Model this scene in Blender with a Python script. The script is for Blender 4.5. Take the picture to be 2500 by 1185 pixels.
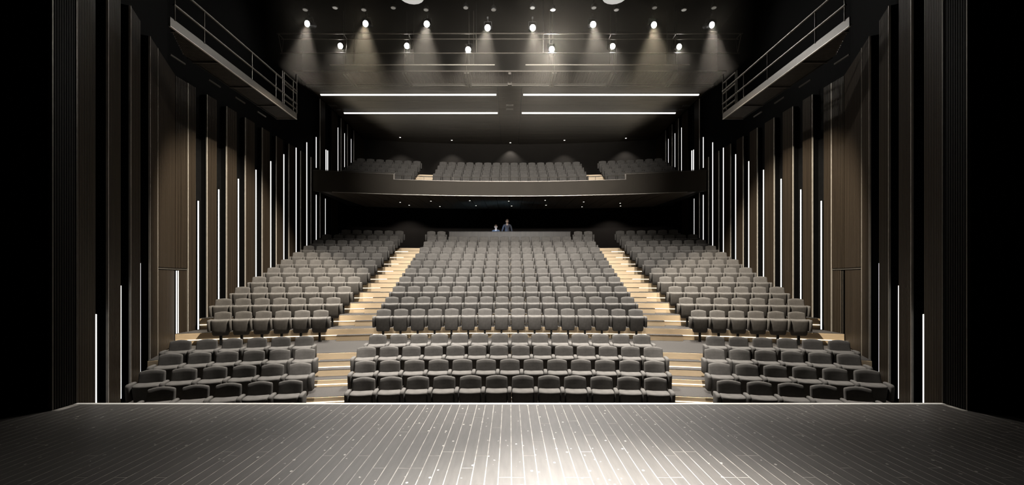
import bpy, math, random
from mathutils import Vector, Matrix
random.seed(7)
for o in list(bpy.data.objects):
    bpy.data.objects.remove(o)
SC = bpy.context.scene
COL = SC.collection
ZC = 3.08                    # camera height above the lowest floor; all z below are relative to the eye
PI = math.pi

# ------------------------------------------------------------------ camera, world, exposure
cd = bpy.data.cameras.new('camera')
cam = bpy.data.objects.new('camera', cd)
COL.objects.link(cam)
cam.location = (0, 0, ZC)
cam.rotation_euler = (PI / 2, 0, 0)
cd.sensor_width = 36
cd.lens = 1060 / 2500 * 36
cd.shift_x = 5.5 / 2500
cd.shift_y = 82.5 / 2500
cd.clip_end = 200
SC.camera = cam
w = bpy.data.worlds.new('world')
SC.world = w
w.use_nodes = True
w.node_tree.nodes['Background'].inputs[0].default_value = (0.02, 0.02, 0.022, 1)
w.node_tree.nodes['Background'].inputs[1].default_value = 0.0
SC.view_settings.view_transform = 'Standard'
SC.view_settings.look = 'None'
SC.view_settings.exposure = 0.0
SC.view_settings.gamma = 1
SC.view_settings.use_curve_mapping = False
SC.cycles.use_denoising = True
SC.cycles.max_bounces = 5
SC.cycles.diffuse_bounces = 2
SC.cycles.caustics_reflective = False
SC.cycles.caustics_refractive = False
SC.cycles.glossy_bounces = 2
SC.cycles.volume_bounces = 0
SC.cycles.sample_clamp_indirect = 4.0


def spot(name, loc, target, watts, angle, blend=1.0, radius=0.25, color=(1, .955, .9)):
    l = bpy.data.lights.new(name, 'SPOT')
    l.energy = watts
    l.spot_size = math.radians(angle)
    l.spot_blend = blend
    l.shadow_soft_size = radius
    l.color = color
    o = bpy.data.objects.new(name, l)
    COL.objects.link(o)
    o.location = (loc[0], loc[1], loc[2] + ZC)
    d = Vector(target) - Vector(loc)
    o.rotation_euler = d.to_track_quat('-Z', 'Y').to_euler()
    return o


# house lights hung above the seats (out of frame), the stage rig, added aisle and balcony fills
spot('house_light', (0, 11.4, 9.0), (0, 10.6, -2), 15000, 56, blend=.8, radius=.3)
for x in (-4.2, 4.2):
    spot('house_light', (x, 12.2, 9.2), (x * 1.05, 10.6, -2), 11000, 50, blend=.8, radius=.3)
for x, e in ((-5.0, 6800), (-1.7, 3600), (1.7, 3600), (5.0, 6800)):
    spot('house_light', (x, 13.4, 9.3), (x * .98, 17.6, 0), e, 62, blend=.7, radius=.3)
for x in (-2.6, 2.6):
    spot('front_light', (x, 4.0, 7.5), (x * .4, 16.5, -.5), 5200, 40, blend=.9, radius=.3)
    spot('aisle_fill', (x * .5, 3.0, 6.5), (x * 1.76, 10.9, -2.4), 5500, 13, blend=.8, radius=.15)  # unseen spot added to brighten the lower aisle steps
spot('balcony_fill', (0, 6.0, 8.5), (0, 25, 5.2), 19000, 54, radius=.3)  # unseen spot put in to lift the balcony front and seats
spot('stage_light', (0.8, 2.6, 4.2), (.8, 2.95, -1.9), 12500, 44, radius=.3, color=(1, .97, .93))
spot('stage_wash', (.3, 4.0, 6.0), (.1, 4.3, -1.9), 2800, 50, radius=.3, color=(1, .97, .93))
for s in (-1, 1):
    spot('wall_washer', (s * 1.0, 11.2, 8.6), (s * 10, 15.5, -.6), 13000, 44, blend=.5, radius=.1, color=(1, .9, .76))


# ------------------------------------------------------------------ materials
def new_mat(name):
    m = bpy.data.materials.new(name)
    m.use_nodes = True
    return m, m.node_tree, m.node_tree.nodes['Principled BSDF']


def mat(name, col, rough=.6, metal=0.0, var=.15, scale=8.0, stretch=(1, 1, 1), bump=0.0, spec=.5, coat=0.0):
    m, t, b = new_mat(name)
    tc = t.nodes.new('ShaderNodeTexCoord')
    mp = t.nodes.new('ShaderNodeMapping')
    mp.inputs['Scale'].default_value = stretch
    n = t.nodes.new('ShaderNodeTexNoise')
    n.inputs['Scale'].default_value = scale
    n.inputs['Detail'].default_value = 5
    r = t.nodes.new('ShaderNodeValToRGB')
    r.color_ramp.elements[0].position = .3
    r.color_ramp.elements[1].position = .72
    r.color_ramp.elements[0].color = tuple(c * (1 - var) for c in col) + (1,)
    r.color_ramp.elements[1].color = tuple(min(1, c * (1 + var)) for c in col) + (1,)
    t.links.new(tc.outputs['Object'], mp.inputs['Vector'])
    t.links.new(mp.outputs[0], n.inputs['Vector'])
    t.links.new(n.outputs['Fac'], r.inputs[0])
    t.links.new(r.outputs[0], b.inputs['Base Color'])
    b.inputs['Roughness'].default_value = rough
    b.inputs['Metallic'].default_value = metal
    b.inputs['Specular IOR Level'].default_value = spec
    b.inputs['Coat Weight'].default_value = coat
    if bump:
        bp = t.nodes.new('ShaderNodeBump')
        bp.inputs['Strength'].default_value = bump
        bp.inputs['Distance'].default_value = .01
        t.links.new(n.outputs['Fac'], bp.inputs['Height'])
        t.links.new(bp.outputs[0], b.inputs['Normal'])
    return m


def glow(name, col, strength):
    m, t, b = new_mat(name)
    b.inputs['Base Color'].default_value = (.3, .3, .3, 1)
    b.inputs['Emission Color'].default_value = col + (1,)
    b.inputs['Emission Strength'].default_value = strength
    return m


FABRIC = mat('seat_fabric', (.097, .090, .082), .9, var=.16, scale=9, bump=.15, spec=.2)
BLACK = mat('black_paint', (.0035, .0035, .0035), .85, var=.2, spec=.06)
LEGM = mat('black_steel', (.008, .008, .008), .5, var=.2, spec=.3)
WOOD = mat('light_oak', (.76, .58, .37), .5, var=.07, scale=3, stretch=(1, 6, 14))
CARPET = mat('grey_carpet', (.055, .0505, .0465), .95, var=.14, scale=40, bump=.2, spec=.1)
RIB = mat('dark_timber', (.029, .0215, .0145), .5, var=.3, scale=2.5, stretch=(9, 9, .12), spec=.12)
LINING = mat('proscenium_lining', (.016, .014, .012), .6, var=.3, scale=2.5, stretch=(9, 9, .12), spec=.1)
RIBC = mat('dark_ceiling_timber', (.042, .030, .018), .6, var=.25, scale=2, stretch=(.3, 8, 8), spec=.1)
SOFF = mat('soffit_timber', (.21, .165, .12), .5, var=.25, scale=2, stretch=(8, .3, 8))
TRIM = mat('pale_edge_trim', (.5, .46, .4), .4, metal=.2, var=.1)
STEEL = mat('grey_steel', (.11, .098, .082), .4, metal=.5, var=.15)
FASCIA = mat('balcony_plaster', (.050, .042, .032), .6, var=.08, scale=1.2, spec=.12)
NOSING = mat('stage_nosing_metal', (.85, .83, .78), .35, var=.05)
FILLER = mat('worn_joint_filler', (.36, .335, .30), .6, var=.45, scale=7)
STRIP = glow('light_line_diffuser', (1, .985, .96), 1.7)
STEPGLOW = glow('step_light_diffuser', (1, .93, .8), 3.2)
LENS = glow('lamp_lens', (1, .98, .93), 14.0)
DIMLENS = glow('dim_lamp_lens', (1, .9, .7), .06)
PENDANT = glow('pendant_lens', (1, .97, .92), .5)
DOWN = glow('downlight_lens', (1, .93, .82), 3.0)
SCREEN = glow('monitor_screen', (.32, .62, 1), 90.0)
BARGLOW = glow('door_light_diffuser', (1, .985, .96), 1.2)
SKIN = mat('skin', (.27, .19, .15), .5, var=.06)
HAIR = mat('brown_hair', (.07, .045, .03), .7, var=.3, scale=60)
SHIRT = mat('dark_denim_shirt', (.022, .023, .032), .85, var=.2, scale=30)
TEE = mat('pale_shirt', (.5, .55, .62), .8, var=.05)
TROUSER = mat('dark_trousers', (.02, .02, .025), .9)
EYE = mat('eye_dark', (.02, .015, .012), .3, var=0)


def plank_mat():
    m, t, b = new_mat('worn_black_stage_paint')
    N, L = t.nodes, t.links
    tc = N.new('ShaderNodeTexCoord')
    mp = N.new('ShaderNodeMapping')
    mp.inputs['Scale'].default_value = (8, 1.2, 1)
    n1 = N.new('ShaderNodeTexNoise'); n1.inputs['Scale'].default_value = 3; n1.inputs['Detail'].default_value = 8
    r1 = N.new('ShaderNodeValToRGB')
    r1.color_ramp.elements[0].color = (.058, .053, .048, 1)
    r1.color_ramp.elements[1].color = (.11, .1, .091, 1)
    # scuffs: sparse pale flecks worn through the paint
    mp2 = N.new('ShaderNodeMapping'); mp2.inputs['Scale'].default_value = (9, 7, 1)
    v = N.new('ShaderNodeTexVoronoi'); v.inputs['Scale'].default_value = 1.0; v.inputs['Randomness'].default_value = 1
    n2 = N.new('ShaderNodeTexNoise'); n2.inputs['Scale'].default_value = 2.3; n2.inputs['Detail'].default_value = 2
    r2 = N.new('ShaderNodeValToRGB')
    r2.color_ramp.elements[0].position = .10; r2.color_ramp.elements[0].color = (1, 1, 1, 1)
    r2.color_ramp.elements[1].position = .13; r2.color_ramp.elements[1].color = (0, 0, 0, 1)
    gt = N.new('ShaderNodeMath'); gt.operation = 'GREATER_THAN'; gt.inputs[1].default_value = .47
    mu = N.new('ShaderNodeMath'); mu.operation = 'MULTIPLY'
    mix = N.new('ShaderNodeMixRGB'); mix.inputs[2].default_value = (.5, .47, .42, 1)
    L.new(tc.outputs['Object'], mp.inputs[0]); L.new(mp.outputs[0], n1.inputs['Vector'])
    L.new(n1.outputs['Fac'], r1.inputs[0])
    L.new(tc.outputs['Object'], mp2.inputs[0]); L.new(mp2.outputs[0], v.inputs['Vector'])
    L.new(mp2.outputs[0], n2.inputs['Vector'])
    L.new(v.outputs['Distance'], r2.inputs[0])
    L.new(n2.outputs['Fac'], gt.inputs[0])
    L.new(r2.outputs[0], mu.inputs[0]); L.new(gt.outputs[0], mu.inputs[1])
    L.new(mu.outputs[0], mix.inputs[0]); L.new(r1.outputs[0], mix.inputs[1])
    L.new(mix.outputs[0], b.inputs['Base Color'])
    b.inputs['Roughness'].default_value = .42
    b.inputs['Specular IOR Level'].default_value = .5
    return m


PLANK = plank_mat()


# ------------------------------------------------------------------ mesh helpers
class MB:
    def __init__(s):
        s.v, s.f, s.m = [], [], []

    def add(s, verts, faces, mi=0):
        b = len(s.v)
        s.v += [tuple(p) for p in verts]
        s.f += [tuple(i + b for i in f) for f in faces]
        s.m += [mi] * len(faces) if isinstance(mi, int) else list(mi)

    def box(s, x0, x1, y0, y1, z0, z1, mi=0):
        v = [(x, y, z) for z in (z0, z1) for y in (y0, y1) for x in (x0, x1)]
        s.add(v, [(0, 2, 3, 1), (4, 5, 7, 6), (0, 1, 5, 4), (2, 6, 7, 3), (0, 4, 6, 2), (1, 3, 7, 5)], mi)

    def hexa(s, a, b, mi=0):          # two matching quads (a below / before b)
        s.add(list(a) + list(b), [(3, 2, 1, 0), (4, 5, 6, 7), (0, 1, 5, 4), (1, 2, 6, 5), (2, 3, 7, 6), (3, 0, 4, 7)], mi)

    def bar(s, p, q, r=.02, n=6, mi=0):
        p, q = Vector(p), Vector(q)
        d = (q - p).normalized()
        u = d.orthogonal().normalized()
        w_ = d.cross(u)
        v = []
        for c in (p, q):
            for i in range(n):
                a = 2 * PI * (i + .5) / n
                v.append(c + u * (math.cos(a) * r) + w_ * (math.sin(a) * r))
        f = [(i, (i + 1) % n, n + (i + 1) % n, n + i) for i in range(n)]
        f += [tuple(range(n - 1, -1, -1)), tuple(range(n, 2 * n))]
        s.add(v, f, mi)

    def beam(s, p, q, wx, wz, mi=0):   # rectangular section, horizontal-ish member
        p, q = Vector(p), Vector(q)
        d = (q - p).normalized()
        up = Vector((0, 0, 1)) if abs(d.z) < .9 else Vector((0, 1, 0))
        sx = d.cross(up).normalized() * wx / 2
        sz = sx.cross(d).normalized() * wz / 2
        a = [p - sx - sz, p + sx - sz, p + sx + sz, p - sx + sz]
        b = [q - sx - sz, q + sx - sz, q + sx + sz, q - sx + sz]
        s.hexa(a, b, mi)

    def rings(s, rings, mi=0, cap=True):
        n = len(rings[0])
        v = [p for r in rings for p in r]
        f = []
        for k in range(len(rings) - 1):
            for i in range(n):
                f.append((k * n + i, k * n + (i + 1) % n, (k + 1) * n + (i + 1) % n, (k + 1) * n + i))
        if cap:
            f.append(tuple(range(n - 1, -1, -1)))
            f.append(tuple((len(rings) - 1) * n + i for i in range(n)))
        s.add(v, f, mi)

    def prism(s, poly, z0, z1, mi=0, side_mi=None):   # poly: list of (x, y)
        n = len(poly)
        v = [(x, y, z0) for x, y in poly] + [(x, y, z1) for x, y in poly]
        f = [(i, (i + 1) % n, n + (i + 1) % n, n + i) for i in range(n)]
        m = list(side_mi) if side_mi else [mi] * n
        f += [tuple(range(n - 1, -1, -1)), tuple(range(n, 2 * n))]
        s.add(v, f, m + [mi, mi])

    def mesh(s, name, mats, smooth=False):
        me = bpy.data.meshes.new(name)
        me.from_pydata(s.v, [], s.f)
        for m in (mats if isinstance(mats, (list, tuple)) else [mats]):
            me.materials.append(m)
        me.polygons.foreach_set('material_index', s.m)
        if smooth:
            me.polygons.foreach_set('use_smooth', [True] * len(s.f))
        me.update()
        return me

    def obj(s, name, mats, parent=None, smooth=False, **kw):
        return place(name, s.mesh(name, mats, smooth), parent, **kw)


def place(name, me, parent=None, loc=(0, 0, 0), rot=(0, 0, 0), kind=None, label=None, cat=None, group=None):
    o = bpy.data.objects.new(name, me)
    COL.objects.link(o)
    if parent is None:
        o.location = (loc[0], loc[1], loc[2] + ZC)
    else:
        o.parent = parent
        o.location = loc
    o.rotation_euler = rot
    if kind: o['kind'] = kind
    if label: o['label'] = label
    if cat: o['category'] = cat
    if group: o['group'] = group
    return o


def fix_normals(me):
    import bmesh
    bm = bmesh.new(); bm.from_mesh(me)
    bmesh.ops.recalc_face_normals(bm, faces=bm.faces)
    bm.to_mesh(me); bm.free()


ORD = ['', 'first', 'second', 'third', 'fourth', 'fifth', 'sixth', 'seventh', 'eighth', 'ninth', 'tenth', 'eleventh',
       'twelfth', 'thirteenth', 'fourteenth', 'fifteenth', 'sixteenth']

# ------------------------------------------------------------------ plan of the hall
CY = -14.0                       # all rows are arcs about (0, CY)
D_LOW = [9.20, 10.13, 11.06, 12.00]
F_LOW = [-3.08, -2.91, -2.735, -2.555]
NU = 11
D_UP = [14.5 + .96 * k for k in range(NU)]
F_UP = [-2.055 + .3555 * k for k in range(NU)]
BACKGAP = .10                    # riser stands this far behind the seat-back line
D_BAL = [24.8, 25.57, 26.34, 27.11]
F_BAL = [4.85, 5.27, 5.70, 6.12]
WX = 9.9
CEIL = 9.3


def wall_x(d):                   # inner face of the side walls
    return 7.6 + .474 * (d - 8) if d < 12.85 else WX


def arc_pt(d, a):
    R = d - CY
    return (R * math.sin(a), CY + R * math.cos(a))


def ang_x(d, x):
    return math.asin(max(-1, min(1, x / (d - CY))))


def ang_wall(d, off=.0):
    lo, hi = 0, .6
    for _ in range(40):
        m = (lo + hi) / 2
        x, y = arc_pt(d, m)
        if x < wall_x(y) - off: lo = m
        else: hi = m
    return lo


def arc_block(mb, d0, d1, z0, z1, a0a, a1a, a0b=None, a1b=None, n=24, mi=0, top_mi=None):
    """solid between arcs d0 (front, angles a0a..a1a) and d1 (back, a0b..a1b)"""
    a0b = a0a if a0b is None else a0b
    a1b = a1a if a1b is None else a1b
    v, f, m = [], [], []
    for i in range(n + 1):
        t = i / n
        pf = arc_pt(d0, a0a + (a1a - a0a) * t)
        pb = arc_pt(d1, a0b + (a1b - a0b) * t)
        v += [(pf[0], pf[1], z0), (pf[0], pf[1], z1), (pb[0], pb[1], z1), (pb[0], pb[1], z0)]
    tm = mi if top_mi is None else top_mi
    for i in range(n):
        a, b = i * 4, i * 4 + 4
        f += [(a, b, b + 1, a + 1), (a + 1, b + 1, b + 2, a + 2), (a + 2, b + 2, b + 3, a + 3), (a + 3, b + 3, b, a)]
        m += [mi, tm, mi, mi]
    f += [(0, 1, 2, 3), (4 * n + 3, 4 * n + 2, 4 * n + 1, 4 * n)]
    m += [mi, mi]
    mb.add(v, f, m)


# ------------------------------------------------------------------ stage
EDGE = 6.5
SZ = -1.9
mb = MB(); mb.box(-12, 12, -3, EDGE - .03, -3.2, SZ - .02, 1); mb.box(-7.26, 7.26, 2.64, 6.12, SZ - .02, SZ - .0012, 0); mb.box(-6.47, 6.47, 6.12, EDGE - .076, SZ - .02, SZ - .0012, 0)
stage = mb.obj('floor_stage', [FILLER, BLACK], kind='structure')
PITCH_P = .125
k0, k1 = -58, 58
for k in range(k0, k1):
    xa = .016 + PITCH_P * k + .003
    xb = xa + PITCH_P - .006
    cuts = [2.65]
    n = random.choice([2, 2, 3])
    base = random.choice([3.9, 4.3, 4.7, 5.0])
    if n == 3: cuts += [base, base + random.choice([1.0, 1.3, 1.55])]
    else: cuts += [random.choice([4.1, 4.6, 5.2, 5.6])]
    ye = EDGE - .078 if max(abs(xa), abs(xb)) < 6.47 else 6.13
    cuts = [c for c in cuts if c < ye - .25] + [ye]
    for ya, yb in zip(cuts, cuts[1:]):
        m = MB()
        zt = SZ + random.uniform(-.0006, .0006)
        e = .0015
        m.hexa([(xa, ya + .003, SZ - .018), (xb, ya + .003, SZ - .018), (xb, yb - .003, SZ - .018), (xa, yb - .003, SZ - .018)],
               [(xa + e, ya + .005, zt), (xb - e, ya + .005, zt), (xb - e, yb - .005, zt), (xa + e, yb - .005, zt)])
        m.obj('plank', PLANK, stage)
mb = MB(); mb.box(-6.46, 6.46, EDGE - .075, EDGE, SZ - .03, SZ + .004)
mb.obj('trim_1', NOSING, kind='structure')

# proscenium cheeks on both sides of the stage opening
for s, nm in ((-1, 'wall_proscenium_left'), (1, 'wall_proscenium_right')):
    p = MB(); xs = sorted((s * 6.52, s * 14)); p.box(xs[0], xs[1], 6.14, 6.5, SZ, 10.5)
    wl = p.obj(nm, BLACK, kind='structure')
    q = MB()
    prof = []
    n = 10
    for i in range(n):
        y0 = 6.15 + .034 * i
        prof += [(y0, 0), (y0 + .022, 0), (y0 + .022, 1), (y0 + .034, 1)]
    poly = [(s * (6.48 + .015 * d), y) for y, d in prof] + [(s * 6.52, 6.49), (s * 6.52, 6.15)]
    q.prism(poly, SZ + .001, 9)
    fix_normals(q.obj('ribbed_lining', LINING, wl).data)
    for yy in (6.148, 6.492):
        e = MB(); xs = sorted((s * 6.47, s * 6.53)); e.box(xs[0], xs[1], yy - .008, yy + .008, SZ + .001, 9)
        e.obj('edge_trim', STEEL, wl)

# ------------------------------------------------------------------ stalls floor: carpeted platforms, oak risers, step lights
mb = MB()
a0, a1 = ang_wall(6.9), ang_wall(D_LOW[0] + BACKGAP)
mb.box(-7.0, 7.0, 6.5, 8.0, -3.3, -3.08)
arc_block(mb, 7.2, D_LOW[0] + BACKGAP, -3.3, -3.081, -ang_wall(7.2), ang_wall(7.2), -a1, a1)
floor = mb.obj('floor', CARPET, kind='structure')


def platform(dk, dn, z, zlow, name='platform', lim=None, parent=None, led=True, n=36):
    m = MB()
    la, lb = (ang_wall(dk, .01), ang_wall(dn, .01)) if lim is None else (ang_x(dk, lim), ang_x(dn, lim))
    arc_block(m, dk, dn, zlow - .25, z, -la, la, -lb, lb, n=n)
    p = m.obj(name, CARPET, parent or floor)
    m = MB()
    arc_block(m, dk - .02, dk, zlow, z - .012, -la, la, n=n)
    m.obj('riser', WOOD, p)
    if led:
        m = MB()
        zm = (z + zlow) / 2 - .03
        arc_block(m, dk - .03, dk - .02, zm - .006, zm + .006, -la, la, n=n)
        m.obj('step_light', STEPGLOW, p)
    return p


plats = []
rows = list(zip(D_LOW, F_LOW)) + list(zip(D_UP, F_UP))
for i in range(len(rows) - 1):
    dk, zk = rows[i]
    dn, zn = rows[i + 1]
    plats.append(platform(dk + BACKGAP, dn + BACKGAP, zn, zk))
dlast = D_UP[-1] + BACKGAP
# rear gangway behind the last row, at the control position level
m = MB()
arc_block(m, dlast, 28.2, F_UP[-1] - .3, F_UP[-1], -ang_wall(dlast), ang_wall(dlast), -ang_x(28.2, WX), ang_x(28.2, WX))
m.obj('platform', CARPET, floor)


def aisle_step(dr, z0, h, depth, x0, x1, parent, name='aisle_step'):
    """oak step box in front of riser at dr, from |x| x0..x1 on side sign"""
    s = 1 if x0 > 0 else -1
    xa, xb = sorted((x0, x1))
    m = MB()
    arc_block(m, dr - depth, dr - .033, z0 + .001, z0 + h - .012, ang_x(dr, xa), ang_x(dr, xb), n=3)
    st = m.obj(name, WOOD, parent)
    m = MB()
    arc_block(m, dr - depth - .006, dr - .033, z0 + h - .012, z0 + h, ang_x(dr, xa), ang_x(dr, xb), n=3)
    m.obj('step_tread', CARPET, st)


for s in (-1, 1):
    for k in range(10):
        xo = 5.55 if k == 0 else 5.32
        aisle_step(D_UP[k] + BACKGAP - .02, F_UP[k], .178, .30, s * 4.47, s * xo, floor)
    dr = D_LOW[3] + BACKGAP - .02
    aisle_step(dr, F_LOW[3], .333, .30, s * 3.93, s * 5.04, floor)
    m = MB(); xa, xb = sorted((s * 3.93, s * 5.04)); arc_block(m, dr - .31, dr - .30, F_LOW[3] + .172, F_LOW[3] + .184, ang_x(dr, xa), ang_x(dr, xb), n=3)
    m.obj('step_light', STEPGLOW, floor)
    aisle_step(dr - .267, F_LOW[3], .167, .30, s * 3.93, s * 5.0, floor)

# ------------------------------------------------------------------ theatre seats
def rounded(wd, t, n=4, e=.03):
    """rounded rectangle outline (x, y), width wd, thickness t"""
    e = min(e, t / 2 - .001, wd / 2 - .001)
    pts = []
    for cx, cy, a0 in ((wd / 2 - e, t / 2 - e, 0), (-wd / 2 + e, t / 2 - e, 90), (-wd / 2 + e, -t / 2 + e, 180), (wd / 2 - e, -t / 2 + e, 270)):
        for i in range(n):
            a = math.radians(a0 + 90 * i / (n - 1))
            pts.append((cx + e * math.cos(a), cy + e * math.sin(a)))
        if wd > .2 and a0 in (0, 180):          # extra points along the long sides so that they can bow
            for i in range(1, 6):
                t_ = 1 - 2 * i / 6
                pts.append((cx * t_, cy + (e if a0 == 0 else -e)))
    return pts


def back_mb():
    m = MB(); R = []
    W0 = .465
    for z, wd, t, yc, cr in ((.36, .40, .04, -.13, 0), (.38, .44, .09, -.13, 0), (.55, .465, .105, -.098, 0), (.75, .462, .095, -.06, 0),
                             (.88, .454, .08, -.03, .022), (.925, .45, .07, -.022, .038), (.938, .44, .045, -.02, .042), (.942, .42, .02, -.02, .043)):
        R.append([(x, y + yc + .035 * (1 - (2 * x / W0) ** 2) * .6, z + cr * (1 - (2 * x / W0) ** 2)) for x, y in rounded(wd, t, 4, .03)])
    m.rings(R)
    return m


def seat_mb(dz=0.0):
    """tipped-up cushion: flat lit front edge on top, curved underside facing the stage"""
    m = MB(); R = []
    #        z, width, yfront, yback
    for z, wd, yf, yb in ((.285, .34, -.235, -.20), (.295, .39, -.265, -.185), (.33, .418, -.295, -.165), (.45, .428, -.325, -.15), (.58, .437, -.352, -.135),
                          (.70, .443, -.368, -.125), (.735, .443, -.368, -.118), (.752, .438, -.355, -.116), (.765, .425, -.31, -.118), (.775, .40, -.20, -.13)):
        t = yb - yf
        zz = z + dz * (z - .3) / .45
        R.append([(x, y + (yf + yb) / 2 - .012 * (1 - (2 * x / .44) ** 2), zz - .012 * (1 - (2 * x / .44) ** 2) * (1 if z > .6 else 0)) for x, y in rounded(wd, t, 4, .035)])
    m.rings(R)
    return m


def arm_mb():
    m = MB(); R = []
    for z, wd, yf, yb in ((.425, .066, -.36, -.12), (.435, .078, -.375, -.10), (.60, .080, -.39, -.08), (.71, .082, -.40, -.07), (.745, .080, -.385, -.07), (.762, .075, -.35, -.075), (.767, .05, -.32, -.08)):
        R.append([(x, y + (yf + yb) / 2, z) for x, y in rounded(wd, yb - yf, 4, .035)])
    m.rings(R)
    return m


def leg_mb():
    m = MB()
    m.box(-.032, .032, -.24, -.17, .012, .36)
    m.box(-.05, .05, -.30, -.11, .0, .012)
    m.box(-.16, .16, -.22, -.18, .335, .36)
    return m


ME_BACK = back_mb().mesh('backrest', FABRIC, True)
ME_SEAT_UP = seat_mb(0).mesh('seat_cushion', FABRIC, True)
ME_SEAT_LOW = seat_mb(-.025).mesh('seat_cushion_low', FABRIC, True)
ME_ARM = arm_mb().mesh('armrest', FABRIC, True)
ME_LEG = leg_mb().mesh('pedestal', LEGM)
for me in (ME_BACK, ME_SEAT_UP, ME_SEAT_LOW, ME_ARM):
    fix_normals(me)
PITCH = .55


def proto_seat(me_seat):
    r = bpy.data.objects.new('theatre_seat', None)
    r.empty_display_size = .2
    parts = [bpy.data.objects.new('backrest', ME_BACK), bpy.data.objects.new('seat_cushion', me_seat),
             bpy.data.objects.new('pedestal', ME_LEG), bpy.data.objects.new('armrest', ME_ARM)]
    return r, parts


PROTO = {True: proto_seat(ME_SEAT_LOW), False: proto_seat(ME_SEAT_UP)}


def put_seat(d, a, z, low, pitch, both, side, label, group):
    r0, parts = PROTO[low]
    r = r0.copy(); COL.objects.link(r)
    x, y = arc_pt(d, a)
    r.location = (x, y, z + ZC)
    r.rotation_euler = (0, 0, -a)
    r['label'] = label; r['category'] = 'theatre seat'; r['group'] = group
    for p in parts:
        c = p.copy(); COL.objects.link(c); c.parent = r
        if p.data is ME_ARM: c.location = (side * pitch / 2, 0, 0)
    if both:
        c = parts[3].copy(); COL.objects.link(c); c.parent = r; c.location = (-side * pitch / 2, 0, 0)


FAR = []        # the small rear seats, joined
LOWNAME = ['front row', 'second row', 'third row', 'fourth row']


def seat_row(d, z, angs, low, pitch, block, rowname, far):
    n = len(angs)
    for i, a in enumerate(angs):
        if far:
            FAR.append((d, a, z, pitch, i == n - 1)); continue
        lab = 'grey seat, %s from %s, %s' % (ORD[i + 1], 'the left' if block == 'centre' else 'the aisle', rowname % block)
        put_seat(d, a, z, low, pitch, i == n - 1, -1 if block != 'left' else 1, lab,
                 'theatre seats of the %s block %s the cross-aisle' % (block, 'below' if low else 'above'))


def centre_angs(d, n, pitch=PITCH):
    st = pitch / (d - CY)
    return [(i - (n - 1) / 2) * st for i in range(n)]


def side_angs(d, x0, n, s, pitch):
    st = pitch / (d - CY)
    a = ang_x(d, x0)
    return [s * (a + i * st) for i in range(n)]


SP = .56
for k, (n, x0, ns) in enumerate(((12, 4.42, 5), (13, 4.66, 6), (14, 4.97, 6), (14, 5.40, 6))):
    rn = LOWNAME[k] + ' below the cross-aisle, %s block'
    seat_row(D_LOW[k], F_LOW[k], centre_angs(D_LOW[k], n), True, PITCH, 'centre', rn, False)
    for s, b in ((-1, 'left'), (1, 'right')):
        seat_row(D_LOW[k], F_LOW[k], side_angs(D_LOW[k], x0, ns, s, SP), True, SP, b, rn, False)
for k in range(10):
    rn = ORD[k + 1] + ' row above the cross-aisle, %s block'
    far = k >= 7
    seat_row(D_UP[k], F_UP[k], centre_angs(D_UP[k], 16), False, PITCH, 'centre', rn, far)
    for s, b in ((-1, 'left'), (1, 'right')):
        seat_row(D_UP[k], F_UP[k], side_angs(D_UP[k], 6.02, 6 if k == 0 else 7, s, PITCH), False, PITCH, b, rn, far)
# row eleven: two seats each side of the control desk, five at each side block
for s in (-1, 1):
    seat_row(D_UP[10], F_UP[10], side_angs(D_UP[10], 3.76, 2, s, PITCH), False, PITCH, '', '', True)
    seat_row(D_UP[10], F_UP[10], side_angs(D_UP[10], 6.0, 6, s, PITCH), False, PITCH, '', '', True)
for k in range(4):
    seat_row(D_BAL[k], F_BAL[k], centre_angs(D_BAL[k], 16), False, PITCH, '', '', True)
    for s in (-1, 1):
        seat_row(D_BAL[k], F_BAL[k], side_angs(D_BAL[k], 5.7, 7, s, PITCH), False, PITCH, '', '', True)

fm = MB()
PARTS = [(back_mb(), 0), (seat_mb(0), 0), (arm_mb(), 0), (leg_mb(), 1)]
for d, a, z, pitch, last in FAR:
    x0, y0 = arc_pt(d, a)
    ca, sa = math.cos(-a), math.sin(-a)
    sd = 1 if a >= 0 else -1
    for pm, mi in PARTS:
        offs = [0.0]
        if pm is PARTS[2][0]: offs = [-pitch / 2, pitch / 2] if last or abs(a) < .02 else [-sd * pitch / 2]
        for ox in offs:
            fm.add([(x0 + (x + ox) * ca - y * sa, y0 + (x + ox) * sa + y * ca, zz + z) for x, y, zz in pm.v], pm.f, mi)
far = fm.obj('distant_theatre_seats', [FABRIC, LEGM], smooth=True, kind='stuff',
             label='grey tip-up seats of the rearmost stalls rows and the balcony', cat='theatre seats')
fix_normals(far.data)

# ------------------------------------------------------------------ side walls: ribbed timber panels, dark recesses, light lines
PXS = [760.5, 710.5, 662.5, 619.5, 583.5, 551.5, 521.5, 495.5, 472.5]
STRIPS_UP = [9.98 * 1060 / p for p in PXS]
ZT_UP = [(675 - y) * d / 1060 for y, d in zip((491, 463, 437, 415, 394, 377, 361, 348, 335), STRIPS_UP)]


def floor_at(d):
    z = -3.08
    for dk, zk in rows:
        pass
    for i in range(len(rows) - 1):
        if d > rows[i][0] + BACKGAP - .6: z = rows[i + 1][1]
    return z


def wpt(s, d, off=0.0):
    if d < 12.85:
        nx, ny = .9037, .4282 * -1   # outward normal of the angled part (for the right-hand wall)
        x = 7.6 + .474 * (d - 8)
        return (s * (x + off * nx), d + off * ny)
    return (s * (WX + off), d)


def solve_d(dx, off=.08):
    lo, hi = 6.0, 32.0
    for _ in range(50):
        m_ = (lo + hi) / 2
        x, y = wpt(1, m_, off)
        if x / y > dx / 1060: lo = m_
        else: hi = m_
    return lo


STRIPS_LOW = [solve_d(p) for p in (1011.5, 951, 903.5)]


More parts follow.
